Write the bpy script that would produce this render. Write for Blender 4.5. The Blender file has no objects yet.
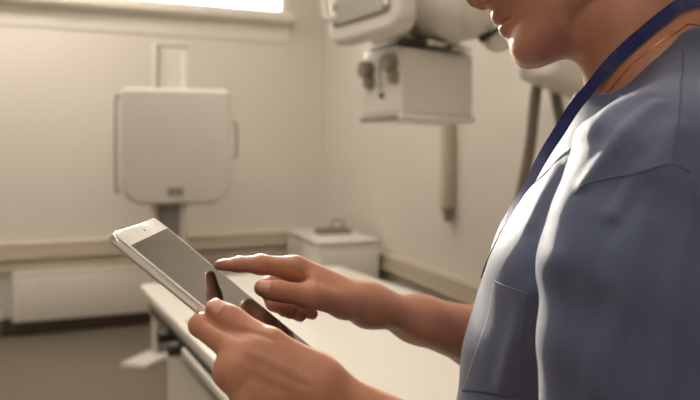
# An x-ray room: a person in scrubs holds a tablet and points at it.
FILL_WINDOW = 13.0  # strengths of the added ceiling fill lamps
FILL_MID = 13.0
FILL_CORNER = 6.0
FILL_NEAR = 12.0
SUN = 7.5
SKY = 9.0
SUN_DIR = (-.215, 1.0, .312)
FSTOP = 4.2
EXPOSURE = 0.36
CREASE_SPEC = [
    ([(209, 320), (222, 328), (248, 332), (272, 339)], -.0022, .0022),
    ([(228, 309), (232, 316), (231, 323)], -.0008, .0012),
    ([(234, 311), (238, 319), (237, 326)], -.0008, .0012),
    ([(238, 362), (268, 377), (305, 392)], .0011, .0042),
    ([(248, 352), (275, 364), (308, 380)], .0009, .0040),
    ([(252, 388), (276, 395), (300, 399)], .0009, .0040),
    ([(292, 268), (291, 275), (297, 281), (303, 279)], -.0016, .0022),
    ([(297, 271), (303, 277), (310, 279)], -.0012, .0020),
    ([(281, 283), (284, 290)], -.0007, .0011), ([(285, 283), (288, 290)], -.0006, .0011),
    ([(259, 258), (258, 264)], -.0006, .0011), ([(263, 257), (262, 264)], -.0006, .0011),
]
FOLD_SPEC = [
    ([(640, 97), (612, 112), (590, 128), (568, 158), (548, 190), (532, 222)], .0050, .011),
    ([(655, 105), (628, 130), (603, 160), (584, 182)], .0032, .006),
    ([(652, 226), (634, 270), (616, 325), (600, 385)], .0060, .008),
    ([(664, 176), (648, 205), (628, 245), (612, 282)], .0045, .010),
    ([(690, 186), (676, 250), (664, 320), (650, 400)], .0050, .013),
    ([(640, 172), (626, 196), (614, 214)], .0028, .006),
    ([(655, 170), (668, 150), (676, 128)], .0026, .007),
    ([(618, 300), (600, 350), (590, 398)], .0030, .008),
    ([(556, 262), (536, 295), (518, 335), (502, 385)], .0030, .012),
]
import bpy, bmesh, math, random
import numpy as np
from mathutils import Vector, Matrix
random.seed(7)
SC = bpy.context.scene
COL = SC.collection
PI = math.pi
F = 626.0            # focal length in pixels of the 700 px wide frame
CAMZ = 1.35          # camera height
HORIZ = 155.0        # pixel row of the horizon

def P(px, py, d):
    """world point seen at pixel (px,py) at distance d along the view axis"""
    return np.array([(px-350)/F*d, d, CAMZ-(py-HORIZ)/F*d])

# ------------------------------------------------------------------ materials
MATS = {}
def srgb(r, g, b):
    f = lambda c: c/12.92 if c <= .04045 else ((c+.055)/1.055)**2.4
    return (f(r/255), f(g/255), f(b/255), 1)

def mat(name, rgb, rough=.5, metal=0, var=.04, scale=12, bump=0, bscale=200, **kw):
    """principled material with a procedural noise variation and an optional noise bump"""
    m = bpy.data.materials.new(name); m.use_nodes = True
    nt = m.node_tree; b = nt.nodes['Principled BSDF']
    c = srgb(*rgb)
    tc = nt.nodes.new('ShaderNodeTexCoord')
    n = nt.nodes.new('ShaderNodeTexNoise'); n.inputs['Scale'].default_value = scale
    n.inputs['Detail'].default_value = 4
    nt.links.new(tc.outputs['Object'], n.inputs['Vector'])
    r = nt.nodes.new('ShaderNodeMixRGB')
    r.inputs[1].default_value = tuple(max(0, x*(1-var)) for x in c[:3])+(1,)
    r.inputs[2].default_value = tuple(min(1, x*(1+var)) for x in c[:3])+(1,)
    nt.links.new(n.outputs['Fac'], r.inputs[0])
    nt.links.new(r.outputs[0], b.inputs['Base Color'])
    b.inputs['Roughness'].default_value = rough
    b.inputs['Metallic'].default_value = metal
    for k, v in kw.items():
        b.inputs[k.replace('_', ' ')].default_value = v
    if bump:
        n2 = nt.nodes.new('ShaderNodeTexNoise'); n2.inputs['Scale'].default_value = bscale
        n2.inputs['Detail'].default_value = 3
        nt.links.new(tc.outputs['Object'], n2.inputs['Vector'])
        bp = nt.nodes.new('ShaderNodeBump'); bp.inputs['Strength'].default_value = bump
        bp.inputs['Distance'].default_value = .002
        nt.links.new(n2.outputs['Fac'], bp.inputs['Height'])
        nt.links.new(bp.outputs[0], b.inputs['Normal'])
    MATS[name] = m
    return m

# ------------------------------------------------------------------ mesh building
def add_box(bm, c, s, bevel=0, seg=2, rot=None):
    r = bmesh.ops.create_cube(bm, size=1)
    vs = r['verts']
    bmesh.ops.scale(bm, vec=s, verts=vs)
    if bevel:
        es = list({e for v in vs for e in v.link_edges})
        g = bmesh.ops.bevel(bm, geom=es, offset=bevel, segments=seg, profile=.5, affect='EDGES')
        vs = list({v for f in g['faces'] for v in f.verts} | {v for v in vs if v.is_valid})
        # everything connected
        seen = set(vs); st = list(vs)
        while st:
            v = st.pop()
            for e in v.link_edges:
                o = e.other_vert(v)
                if o not in seen: seen.add(o); st.append(o)
        vs = list(seen)
    if rot is not None:
        bmesh.ops.rotate(bm, cent=(0, 0, 0), matrix=rot, verts=vs)
    bmesh.ops.translate(bm, vec=c, verts=vs)

def add_cyl(bm, a, b, r1, r2=None, seg=32, cap=True):
    a = Vector(a); b = Vector(b); r2 = r1 if r2 is None else r2
    d = b-a; L = d.length
    q = d.to_track_quat('Z', 'Y').to_matrix().to_4x4()
    M = Matrix.Translation((a+b)/2) @ q
    bmesh.ops.create_cone(bm, cap_ends=cap, segments=seg, radius1=r1, radius2=r2, depth=L, matrix=M)

def add_ball(bm, c, s, seg=24):
    M = Matrix.Translation(c) @ Matrix.Diagonal((s[0], s[1], s[2], 1))
    bmesh.ops.create_uvsphere(bm, u_segments=seg, v_segments=seg//2+2, radius=1, matrix=M)

def add_lathe(bm, prof, c=(0, 0, 0), axis='Z', seg=40):
    """prof: list of (radius, height)"""
    rings = []
    for r, h in prof:
        ring = []
        for k in range(seg):
            t = 2*PI*k/seg
            x, y = r*math.cos(t), r*math.sin(t)
            p = {'Z': (x, y, h), 'X': (h, x, y), 'Y': (x, h, y)}[axis]
            ring.append(bm.verts.new((p[0]+c[0], p[1]+c[1], p[2]+c[2])))
        rings.append(ring)
    for A, B in zip(rings[:-1], rings[1:]):
        for k in range(seg):
            bm.faces.new((A[k], A[(k+1) % seg], B[(k+1) % seg], B[k]))
    bm.faces.new(rings[0][::-1]); bm.faces.new(rings[-1])

def smooth_path(pts, n=8):
    """Catmull-Rom resampling"""
    p = [np.array(q, float) for q in pts]
    p = [2*p[0]-p[1]]+p+[2*p[-1]-p[-2]]
    out = []
    for i in range(1, len(p)-2):
        for k in range(n):
            t = k/n
            out.append(.5*((2*p[i])+(-p[i-1]+p[i+1])*t+(2*p[i-1]-5*p[i]+4*p[i+1]-p[i+2])*t*t
                           + (-p[i-1]+3*p[i]-3*p[i+1]+p[i+2])*t**3))
    out.append(p[-2])
    return out

def add_tube(bm, pts, r, seg=12, ring=None, closed=False):
    pts = [Vector(p) for p in pts]
    N = len(pts); rings = []
    up = Vector((.13, .2, 1)).normalized()
    for i, p in enumerate(pts):
        if closed: t = pts[(i+1) % N]-pts[i-1]
        else: t = pts[min(i+1, N-1)]-pts[max(i-1, 0)]
        t.normalize()
        s = t.cross(up)
        if s.length < .05: s = t.cross(Vector((1, 0, 0)))
        s.normalize(); up = s.cross(t).normalized()
        rr = r(i) if callable(r) else r
        rings.append([bm.verts.new(p+(s*math.cos(2*PI*k/seg)+up*math.sin(2*PI*k/seg))*rr) for k in range(seg)])
    M = N if closed else N-1
    for i in range(M):
        A, B = rings[i], rings[(i+1) % N]
        for k in range(seg):
            bm.faces.new((A[k], A[(k+1) % seg], B[(k+1) % seg], B[k]))
    if not closed:
        bm.faces.new(rings[0][::-1]); bm.faces.new(rings[-1])

def rrect(w, h, r, n=8):
    """rounded rectangle outline, centred"""
    out = []
    if not isinstance(r, (tuple, list)): r = (r,)*4
    for (sx, sy, a0, rr) in ((1, 1, 0, r[0]), (-1, 1, PI/2, r[1]), (-1, -1, PI, r[2]), (1, -1, 3*PI/2, r[3])):
        for k in range(n+1):
            t = a0+PI/2*k/n
            out.append((sx*(w/2-rr)+rr*math.cos(t), sy*(h/2-rr)+rr*math.sin(t)))
    return out

def add_prism(bm, outline, z0, z1, M=None, bev=0, seg=3):
    """outline in XY extruded from z0 to z1 with rounded rims; M places it"""
    o = np.array(outline); c = o.mean(0)
    lv = []
    if bev:
        for k in range(seg+1):
            t = PI/2*k/seg
            lv.append((z0+bev*(1-math.sin(t)), bev*(1-math.cos(t))))
        lv = lv[::-1]
        lv = [(z0+bev*(1-math.cos(PI/2*k/seg)), bev*(1-math.sin(PI/2*k/seg))) for k in range(seg+1)]
        lv += [(z1-bev*(1-math.cos(PI/2*k/seg)), bev*(1-math.sin(PI/2*k/seg))) for k in range(seg, -1, -1)]
    else:
        lv = [(z0, 0), (z1, 0)]
    n = len(o)
    # inward normals
    t = np.roll(o, -1, 0)-np.roll(o, 1, 0)
    nr = np.stack([-t[:, 1], t[:, 0]], 1); nr /= np.linalg.norm(nr, axis=1)[:, None]+1e-9
    rings = []
    for z, ins in lv:
        q = o+nr*ins
        ring = []
        for x, y in q:
            v = Vector((x, y, z))
            if M is not None: v = M @ v
            ring.append(bm.verts.new(v))
        rings.append(ring)
    for A, B in zip(rings[:-1], rings[1:]):
        for k in range(n):
            bm.faces.new((A[k], A[(k+1) % n], B[(k+1) % n], B[k]))
    bm.faces.new(rings[0][::-1]); bm.faces.new(rings[-1])

def obj(name, bm, m, parent=None, smooth=True, angle=40):
    me = bpy.data.meshes.new(name)
    bmesh.ops.recalc_face_normals(bm, faces=bm.faces[:])
    bm.to_mesh(me); bm.free()
    me.materials.append(m)
    if smooth:
        me.polygons.foreach_set('use_smooth', [True]*len(me.polygons))
        me.set_sharp_from_angle(angle=math.radians(angle))
    o = bpy.data.objects.new(name, me); COL.objects.link(o)
    if parent is not None: o.parent = parent
    return o

def obj_np(name, v, f, m, parent=None):
    me = bpy.data.meshes.new(name)
    me.from_pydata([tuple(x) for x in v], [], [tuple(x) for x in f])
    me.materials.append(m)
    me.polygons.foreach_set('use_smooth', [True]*len(me.polygons))
    me.update()
    o = bpy.data.objects.new(name, me); COL.objects.link(o)
    if parent is not None: o.parent = parent
    return o

def BM(): return bmesh.new()

def box_obj(name, c, s, m, parent=None, bevel=0, seg=2):
    bm = BM(); add_box(bm, c, s, bevel, seg)
    return obj(name, bm, m, parent)

def tag(o, label, cat, group=None):
    o['label'] = label; o['category'] = cat
    if group: o['group'] = group
    return o

def thing(name, label, cat, loc=(0, 0, 0), rz=0, group=None):
    o = bpy.data.objects.new(name, None); COL.objects.link(o)
    o.location = loc; o.rotation_euler = (0, 0, rz); o.empty_display_size = .05
    return tag(o, label, cat, group)

def struct(o):
    o['kind'] = 'structure'
    return o

# ------------------------------------------------------------------ room frame
U1 = np.array([.933, .359]); U1 /= np.linalg.norm(U1)      # along the back wall, to the right
U2 = np.array([-U1[1], U1[0]])                             # along the right wall, away
CORNER = np.array([-.249, 5.557])
PHI = math.atan2(U1[1], U1[0])

def RL(x, y, z=0):
    """room coordinates (corner at 0,0; the room lies at x<0, y<0) to world"""
    p = CORNER+U1*x+U2*y
    return Vector((p[0], p[1], z))

def back_x(px, y=0.0):
    """room x of the point seen in pixel column px on the plane at room y"""
    k = (px-350)/F; c = CORNER+U2*y
    return (k*c[1]-c[0])/(U1[0]-k*U1[1])

def right_y(px, x=0.0):
    k = (px-350)/F; c = CORNER+U1*x
    return (k*c[1]-c[0])/(U2[0]-k*U2[1])
# ================================================================== materials
m_wall = mat('wall_paint', (220, 214, 204), .75, var=.02, scale=3, bump=.08, bscale=60)
m_ceil = mat('ceiling_paint', (235, 232, 226), .8, var=.01)
m_floor = mat('vinyl_floor', (118, 108, 97), .42, var=.07, scale=9, bump=.03)
m_white = mat('white_enamel', (222, 218, 209), .32, var=.015, scale=6)
m_warmwhite = mat('moulded_plastic', (213, 208, 199), .42, var=.02, scale=8)
m_trunk = mat('trunking_plastic', (205, 194, 175), .5, var=.02)
m_base = mat('baseboard_vinyl', (74, 63, 53), .5, var=.06)
m_grey = mat('grey_plastic', (140, 134, 126), .45, var=.03)
m_shadedmetal = mat('shaded_column_metal', (128, 123, 116), .38, .35, var=.04, scale=5)
m_dark = mat('dark_plastic', (34, 31, 29), .4, var=.1)
m_rubber = mat('black_cable_rubber', (28, 26, 25), .5, var=.1)
m_hose = mat('braided_hose', (118, 108, 95), .7, var=.15, scale=90, bump=.4, bscale=300)
m_chrome = mat('polished_metal', (215, 210, 200), .16, 1, var=.03)
m_alu = mat('brushed_aluminium', (200, 197, 190), .28, 1, var=.03, scale=40)
m_frame = mat('window_paint', (238, 234, 224), .4, var=.01)
m_knob = mat('knob_metal', (150, 141, 128), .35, .5, var=.05)
m_screen_glow = mat('console_display', (190, 190, 182), .22, var=.05, scale=20)
m_button = mat('console_button', (226, 222, 212), .35, var=.02)

def emit_mat(name, rgb, s):
    m = bpy.data.materials.new(name); m.use_nodes = True
    nt = m.node_tree; nt.nodes.clear()
    e = nt.nodes.new('ShaderNodeEmission'); e.inputs[0].default_value = srgb(*rgb); e.inputs[1].default_value = s
    o = nt.nodes.new('ShaderNodeOutputMaterial'); nt.links.new(e.outputs[0], o.inputs[0])
    return m

def glass_mat():
    m = bpy.data.materials.new('window_glass'); m.use_nodes = True
    nt = m.node_tree; nt.nodes.clear()
    t = nt.nodes.new('ShaderNodeBsdfTransparent'); t.inputs[0].default_value = (.96, .97, .96, 1)
    g = nt.nodes.new('ShaderNodeBsdfGlossy'); g.inputs['Roughness'].default_value = .03
    fr = nt.nodes.new('ShaderNodeFresnel'); fr.inputs[0].default_value = 1.4
    mx = nt.nodes.new('ShaderNodeMixShader'); o = nt.nodes.new('ShaderNodeOutputMaterial')
    nt.links.new(fr.outputs[0], mx.inputs[0]); nt.links.new(t.outputs[0], mx.inputs[1])
    nt.links.new(g.outputs[0], mx.inputs[2]); nt.links.new(mx.outputs[0], o.inputs[0])
    return m
m_glass = glass_mat()

# ================================================================== room shell
RW, RD, RH = 5.2, 8.2, 3.35        # along back wall, along right wall, height
WX0, WX1 = -3.35, back_x(288)      # window opening in the back wall
WZ0, WZ1 = 2.56, 3.18

def room_obj(name, boxes, m, bevel=0):
    bm = BM()
    for (x0, x1, y0, y1, z0, z1) in boxes:
        add_box(bm, ((x0+x1)/2, (y0+y1)/2, (z0+z1)/2), (x1-x0, y1-y0, z1-z0), bevel)
    o = obj(name, bm, m)
    o.location = RL(0, 0); o.rotation_euler = (0, 0, PHI)
    return struct(o)

T = .2
room_obj('floor', [(-RW-T, T, -RD-T, T, -.1, 0)], m_floor)
room_obj('ceiling', [(-RW-T, T, -RD-T, T, RH, RH+.1)], m_ceil)
room_obj('wall_back', [(-RW-T, WX0, 0, T, 0, RH), (WX1, T, 0, T, 0, RH),
                       (WX0, WX1, 0, T, 0, WZ0), (WX0, WX1, 0, T, WZ1, RH)], m_wall)
room_obj('wall_right', [(0, T, -RD-T, 0, 0, RH)], m_wall)
room_obj('wall_left', [(-RW-T, -RW, -RD-T, 0, 0, RH)], m_wall)
room_obj('wall_front', [(-RW, 0, -RD-T, -RD, 0, RH)], m_wall)
room_obj('baseboard_back', [(-RW, 0, -.018, 0, 0, .13)], m_base, .004)
room_obj('baseboard_right', [(-.018, 0, -RD, -.02, 0, .11)], m_base, .004)
room_obj('baseboard_left', [(-RW, -RW+.018, -RD, -.02, 0, .11)], m_base, .004)
# dado trunking and pipe casing along the back wall, trunking along the right wall
room_obj('trim_1', [(-RW, -.055, -.055, 0, .585, .685), (-RW, -.055, -.061, 0, .672, .69), (-RW, -.055, -.061, 0, .58, .598)], m_trunk, .003)
room_obj('trim_2', [(-RW, -.055, -.03, 0, .47, .53)], m_trunk, .006)
room_obj('trim_3', [(-.055, 0, -RD, -.001, .595, .685), (-.061, 0, -RD, -.001, .672, .69), (-.061, 0, -RD, -.001, .59, .606)], m_trunk, .003)

# high window: painted frame, panes, deep ledge with a rounded nose, apron below
w = bpy.data.objects.new('window_1', None); COL.objects.link(w); struct(w)
w.location = RL(0, 0); w.rotation_euler = (0, 0, PHI)
bm = BM()
fw = .05
wl = WX1-WX0
for (x0, x1, z0, z1) in ((WX0, WX1, WZ0, WZ0+fw), (WX0, WX1, WZ1-fw, WZ1), (WX0, WX0+fw, WZ0, WZ1), (WX1-fw, WX1, WZ0, WZ1),
                         (WX0+wl*.5-.025, WX0+wl*.5+.025, WZ0, WZ1)):
    add_box(bm, ((x0+x1)/2, .06, (z0+z1)/2), (x1-x0, .06, z1-z0), .006)
struct(obj('window_frame', bm, m_frame, w))
bm = BM(); add_box(bm, ((WX0+WX1)/2, .07, (WZ0+WZ1)/2), (wl-.04, .006, WZ1-WZ0-.04))
struct(obj('window_pane', bm, m_glass, w))
bm = BM(); add_box(bm, ((WX0+WX1)/2, -.03, 2.528), (wl+.06, .2, .104), .04, 5)
struct(obj('window_sill', bm, m_frame, w))
bm = BM(); add_box(bm, ((WX0+WX1)/2, -.006, 2.41), (wl+.02, .012, .18), .005, 2)
struct(obj('window_apron', bm, m_frame, w))

# ================================================================== radiators under the trunking
def radiator(x0, x1, label):
    t = thing('panel_radiator', label, 'radiator', RL(0, 0), PHI, 'radiators under the window wall trunking')
    L = x1-x0; xc = (x0+x1)/2
    bm = BM(); add_box(bm, (xc, -.075, .285), (L, .05, .345), .012, 3)
    n = max(3, int(L/.07))
    for k in range(n):                                   # pressed vertical flutes
        x = x0+.05+(L-.1)*(k+.5)/n
        add_box(bm, (x, -.102, .285), (.03, .008, .28), .0035, 2)
    obj('panel', bm, m_white, t)
    bm = BM(); add_box(bm, (xc, -.06, .462), (L, .085, .018), .004)
    obj('top_grille', bm, m_white, t)
    for sx in (x0+.12, x1-.12):
        bm = BM(); add_box(bm, (sx, -.028, .27), (.03, .05, .2), .003); obj('bracket', bm, m_white, t)
    bm = BM(); add_cyl(bm, (x1+.03, -.07, .0), (x1+.03, -.07, .15), .009); add_cyl(bm, (x1-.01, -.07, .14), (x1+.035, -.07, .14), .011)
    obj('valve_pipe', bm, m_chrome, t)
    bm = BM(); add_cyl(bm, (x1+.03, -.07, .15), (x1+.03, -.07, .21), .02, .017); obj('valve_knob', bm, m_white, t)
    return t
radiator(back_x(12, -.09), back_x(152, -.09), 'long white radiator below the wall trunking, in front of the tablet tip')
radiator(-3.9, back_x(3, -.09)-.05, 'white radiator cut off by the left edge of the photo')

# ================================================================== white cabinet in the corner
cd = 4.0                                              # distance of its front vertical edge
cp = P(318, 242, cd); ctop = cp[2]
cab = thing('storage_cabinet', 'low white cabinet in the room corner, below the wall and behind the pointing hand', 'cabinet',
            (cp[0], cp[1], 0), PHI)
# its two visible faces: the long one runs right, the short one back to the left
CWd, CDp = .425, .72
bm = BM()
add_box(bm, (CWd/2, CDp/2, (ctop-.03)/2+.03), (CWd, CDp, ctop-.09), .006); obj('carcass', bm, m_white, cab)
bm = BM(); add_box(bm, (CWd/2, CDp/2, ctop-.0145), (CWd+.016, CDp+.016, .029), .008, 3); obj('top_panel', bm, m_white, cab)
bm = BM(); add_box(bm, (CWd/2, -.007, ctop/2), (CWd-.02, .014, ctop-.16), .004)
dr = obj('door', bm, m_white, cab)
bm = BM(); add_tube(bm, smooth_path([(CWd-.05, -.012, .42), (CWd-.05, -.038, .43), (CWd-.05, -.038, .52), (CWd-.05, -.012, .53)], 6), .005); obj('handle', bm, m_chrome, dr)
bm = BM(); add_box(bm, (CWd/2, CDp/2, .03), (CWd-.06, CDp-.06, .06)); obj('plinth', bm, m_grey, cab)
# shallow grey tray with a folded strap on the cabinet
tp = P(333, 229, 4.45)
tr = thing('instrument_tray', 'shallow grey tray lying on the white corner cabinet', 'tray', (tp[0], tp[1], ctop), PHI)
bm = BM()
add_prism(bm, rrect(.24, .15, .02), 0, .012, None, .003)
add_box(bm, (0, .07, .02), (.23, .01, .026), .003); add_box(bm, (0, -.07, .02), (.23, .01, .026), .003)
add_box(bm, (-.115, 0, .02), (.01, .14, .026), .003); add_box(bm, (.115, 0, .02), (.01, .14, .026), .003)
obj('tray', bm, m_grey, tr)
bm = BM(); add_tube(bm, smooth_path([(.0, .062, .028), (.02, .062, .075), (.07, .062, .09), (.105, .062, .06), (.11, .062, .028)], 8), .007)
obj('tray_handle', bm, m_grey, tr)

# ================================================================== wall conduit on the right wall
yy = right_y(446, -.04)
wc = thing('wall_conduit', 'narrow vertical cable duct on the right wall, below the tube head', 'cable duct', RL(0, yy), PHI)
bm = BM(); add_box(bm, (-.031, 0, 2.20), (.06, .07, 2.28), .008, 2); obj('duct', bm, m_trunk, wc)
bm = BM(); add_cyl(bm, (-.031, .0, 1.03), (-.031, 0, 1.07), .03, .034); add_cyl(bm, (-.031, 0, .985), (-.031, 0, 1.03), .02, .024); obj('end_cap', bm, m_grey, wc)

# ================================================================== upright bucky stand
bp = P(172.5, 352, 4.22)
st = thing('bucky_stand', 'white upright chest stand with a rounded square panel on a column shaded grey below', 'x-ray stand', (bp[0], bp[1], 0), PHI*.55)
CH = 2.08
bm = BM(); add_box(bm, (0, .0, .62), (.19, .10, 1.22), .01, 2); obj('column', bm, m_shadedmetal, st)  # lower column: the shade it stands in is put into its grey
bm = BM(); add_box(bm, (0, .0, (1.2+CH)/2), (.17, .095, CH-1.2), .01, 2); obj('upper_column', bm, m_warmwhite, st)
bm = BM(); add_box(bm, (-.112, -.005, CH/2), (.034, .12, CH), .006, 2); obj('column_cover', bm, m_warmwhite, st)
bm = BM(); add_box(bm, (.075, -.056, CH/2+.1), (.045, .012, CH-.3), .005, 2); obj('streak_strip', bm, m_white, st)  # added white strip stands in for the bright light streak on the column
bm = BM(); add_box(bm, (0, 0, CH+.005), (.20, .11, .02), .008, 2); obj('column_cap', bm, m_warmwhite, st)
bm = BM()
add_prism(bm, [(.15, .09), (-.10, .09), (-.17, .02), (-.30, -.20), (-.15, -.27), (.0, -.06), (.15, -.06)], 0, .035, None, .006)
obj('floor_foot', bm, m_white, st)
z0, z1 = 1.025, 1.785
Mp = Matrix.Translation((0.035, -.06, (z0+z1)/2)) @ Matrix.Rotation(PI/2, 4, 'X')
bm = BM(); add_prism(bm, rrect(.70, z1-z0, (.05, .05, .15, .15), 12), 0, .10, Mp, .03, 6); obj('detector_panel', bm, m_warmwhite, st)
bm = BM(); add_box(bm, (.03, -.163, 1.115), (.095, .012, .055), .005, 2); obj('release_latch', bm, m_grey, st)
for sx, za, zb in ((-.325, 1.12, 1.72), (.402, 1.33, 1.57)):  # left bar stands in for the shaded gap beside the panel; right is a handle
    bm = BM(); add_tube(bm, smooth_path([(sx-.0, -.10, za), (sx+.02*np.sign(sx), -.10, za+.03), (sx+.02*np.sign(sx), -.10, zb-.03), (sx, -.10, zb)], 6), .009)
    obj('handle_or_shade_bar', bm, m_grey, st)
bm = BM(); add_box(bm, (0.02, -.05, 1.45), (.26, .05, .35), .01); obj('carriage', bm, m_grey, st)

# ================================================================== x-ray table
tc = P(139, 284, 2.4); TZ = float(tc[2])
TROT = math.atan2(.475, .88)
tb = thing('xray_table', 'white x-ray table with a flat top, behind and below the tablet', 'table', (tc[0], tc[1], 0), TROT)
TW, TL = .86, 1.78
bm = BM(); add_prism(bm, rrect(TW, TL, .02, 4), TZ-.035, TZ, Matrix.Translation((TW/2, -TL/2, 0)), .008, 3); obj('tabletop', bm, m_white, tb)
bm = BM(); add_box(bm, (-.004, -1.24, TZ-.056), (.018, 1.02, .024), .004); obj('side_rail', bm, m_warmwhite, tb)
bm = BM(); add_box(bm, (.001, -TL/2-.10, TZ-.0385), (.012, TL-.36, .009)); add_box(bm, (.004, -1.24, TZ-.078), (.012, 1.02, .012)); obj('rail_slot', bm, m_dark, tb)
bm = BM(); add_box(bm, (TW-.012, -TL/2, TZ-.052), (.022, TL-.1, .022), .004); obj('side_rail', bm, m_alu, tb)
bm = BM(); add_box(bm, (TW/2, -TL/2, TZ-.075), (TW-.06, TL-.06, .07), .006); obj('under_frame', bm, m_grey, tb)
# thin raised slot strip near the left edge of the top
bm = BM(); add_box(bm, (.03, -TL/2-.25, TZ+.002), (.008, TL-.75, .005), .002); obj('edge_track', bm, m_grey, tb)
bm = BM(); add_box(bm, (TW/2, -TL/2-.13, (TZ-.11)/2), (TW-.02, TL-.62, TZ-.11), .01, 2)
pd = obj('pedestal', bm, m_warmwhite, tb)
bm = BM(); add_tube(bm, smooth_path([(.012, -.84, TZ-.17), (-.02, -.85, TZ-.17), (-.028, -.88, TZ-.17), (-.028, -1.1, TZ-.17), (-.02, -1.13, TZ-.17), (.012, -1.14, TZ-.17)], 6), .009)
obj('handle', bm, m_chrome, pd)
for y in (-.52, -.665):
    bm = BM(); add_cyl(bm, (-.030, y, TZ-.066), (.045, y, TZ-.066), .019, .019, 24); add_cyl(bm, (-.034, y, TZ-.066), (-.028, y, TZ-.066), .015, .018, 24)
    obj('lock_knob', bm, m_dark, tb)
bm = BM(); add_box(bm, (TW/2, -TL/2-.22, .03), (TW-.2, TL-.85, .06), .006); obj('plinth', bm, m_base, tb)

# ================================================================== ceiling-hung x-ray tube head
K = P(400, 120, 2.1); KR = math.radians(34)
tu = thing('xray_tube_head', 'large x-ray tube head hanging by the right wall, with a console and a square collimator', 'x-ray machine', (K[0], K[1], 0), KR)
KZ = float(K[2])                                                   # underside of the collimator
zt = KZ+.252
bm = BM(); add_box(bm, (.172, .11, KZ+.136), (.344, .22, .232), .012, 3)
co = obj('collimator', bm, m_white, tu)
bm = BM(); add_box(bm, (.172, .11, KZ+.011), (.356, .235, .022), .005, 2); obj('base_plate', bm, m_white, co)
bm = BM(); add_box(bm, (-.006, .11, KZ+.011), (.012, .215, .020), .004, 2); obj('filter_slot', bm, m_grey, co)
for yk, zk in ((.04, KZ+.195), (.178, KZ+.187)):                  # two lobed collimator knobs
    bm = BM()
    add_cyl(bm, (0, yk, zk), (-.016, yk, zk), .032, .03, 32)
    for k in range(8):
        a = 2*PI*k/8
        add_cyl(bm, (-.012, yk+.024*math.cos(a), zk+.024*math.sin(a)), (-.032, yk+.022*math.cos(a), zk+.022*math.sin(a)), .0095, .008, 12)
    add_cyl(bm, (-.012, yk, zk), (-.034, yk, zk), .024, .021, 32)
    add_cyl(bm, (0, yk-.012, zk-.046), (-.022, yk-.012, zk-.046), .025, .022, 28)
    add_cyl(bm, (-.022, yk-.012, zk-.046), (-.027, yk-.012, zk-.046), .014, .012, 20)
    obj('knob', bm, m_knob, co)
bm = BM(); add_cyl(bm, (.002, .098, KZ+.09), (-.008, .098, KZ+.09), .011, .010, 24); obj('push_button', bm, m_dark, co)
bm = BM()
for (ya, za, yb, zb) in ((.108, .11, .108, .22), (.06, .125, .06, .155), (.165, .11, .165, .15), (.085, .128, .13, .128)):
    add_box(bm, (-.0008, (ya+yb)/2, KZ+(za+zb)/2), (.003, abs(yb-ya)+.003, abs(zb-za)+.003))
obj('scale_mark', bm, m_grey, co)
# flange between collimator and housing
bm = BM(); add_box(bm, (.165, .10, zt+.012), (.27, .22, .022), .004); add_box(bm, (.10, -.012, zt+.013), (.22, .03, .014), .003); obj('flange', bm, m_dark, tu)
bm = BM()
for x in (.105, .14, .175): add_cyl(bm, (x, -.02, zt+.012), (x, -.045, zt+.012), .010, .010, 16)
add_box(bm, (.26, -.01, zt+.008), (.10, .03, .014), .004)
obj('clamp_bolt', bm, m_chrome, tu)
# tube housing: a fat barrel running away from the camera
hz = zt+.165
bm = BM()
add_lathe(bm, [(.02, -.17), (.09, -.165), (.125, -.145), (.142, -.10), (.142, .30), (.125, .345), (.08, .37), (.02, .375)], (.21, 0, hz), 'Y', 56)
obj('tube_housing', bm, m_warmwhite, tu)
bm = BM(); add_lathe(bm, [(.143, .02), (.149, .025), (.149, .07), (.143, .075)], (.21, 0, hz), 'Y', 56); obj('trunnion_ring', bm, m_grey, tu)
# control console
cz0 = 1.745; ch = .40; cL = .41
Mc = Matrix.Translation((-.10, -.115+cL/2, cz0+ch/2)) @ Matrix(((0, 0, 1, 0), (1, 0, 0, 0), (0, 1, 0, 0), (0, 0, 0, 1)))
bm = BM(); add_prism(bm, rrect(cL, ch, .055, 10), 0, .085, Mc, .022, 5)
cs = obj('console', bm, m_warmwhite, tu)
Mf = Matrix.Translation((-.104, 0, 0)) @ Matrix(((1, 0, 0, 0), (0, 1, 0, 0), (0, 0, 1, 0), (0, 0, 0, 1)))
def face_prism(name, yc, zc, wy, hz_, r, th, m, par):
    M = Matrix.Translation((-.0995, yc, zc)) @ Matrix(((0, 0, -1, 0), (1, 0, 0, 0), (0, 1, 0, 0), (0, 0, 0, 1)))
    b = BM(); add_prism(b, rrect(wy, hz_, r, 6), 0, th, M, min(th*.4, .002), 2)
    return obj(name, b, m, par)
cy = -.115+cL/2; czc = cz0+ch/2+.02
face_prism('bezel', cy, czc, .34, .325, .02, .004, m_grey, cs)
sp = face_prism('control_panel', cy, czc, .27, .30, .012, .007, m_screen_glow, cs)
for sgn in (-1, 1):
    for k in range(5):
        face_prism('button', cy+sgn*.152, czc-.12+k*.06, .022, .034, .008, .009, m_button, cs)
bm = BM(); add_lathe(bm, [(.036, 0), (.036, .006), (.028, .012), (.012, .014)], (0, 0, 0), 'X', 32)
bmesh.ops.scale(bm, vec=(-1, 1, 1.25), verts=bm.verts); bmesh.ops.translate(bm, vec=(-.106, cy+.01, cz0+.20), verts=bm.verts)
obj('dial', bm, m_grey, cs)
bm = BM(); add_tube(bm, smooth_path([(-.10, -.115+cL-.03, cz0+.1), (-.118, -.115+cL-.005, cz0+.11), (-.12, -.115+cL-.0, cz0+.24), (-.10, -.115+cL-.03, cz0+.26)], 6), .009)
obj('highlight_bar', bm, m_white, cs)  # white bar stands in for a highlight at the console's far edge
bm = BM(); add_box(bm, (.05, .20, cz0+.30), (.18, .09, .10), .015, 3); obj('console_arm', bm, m_warmwhite, tu)
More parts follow.
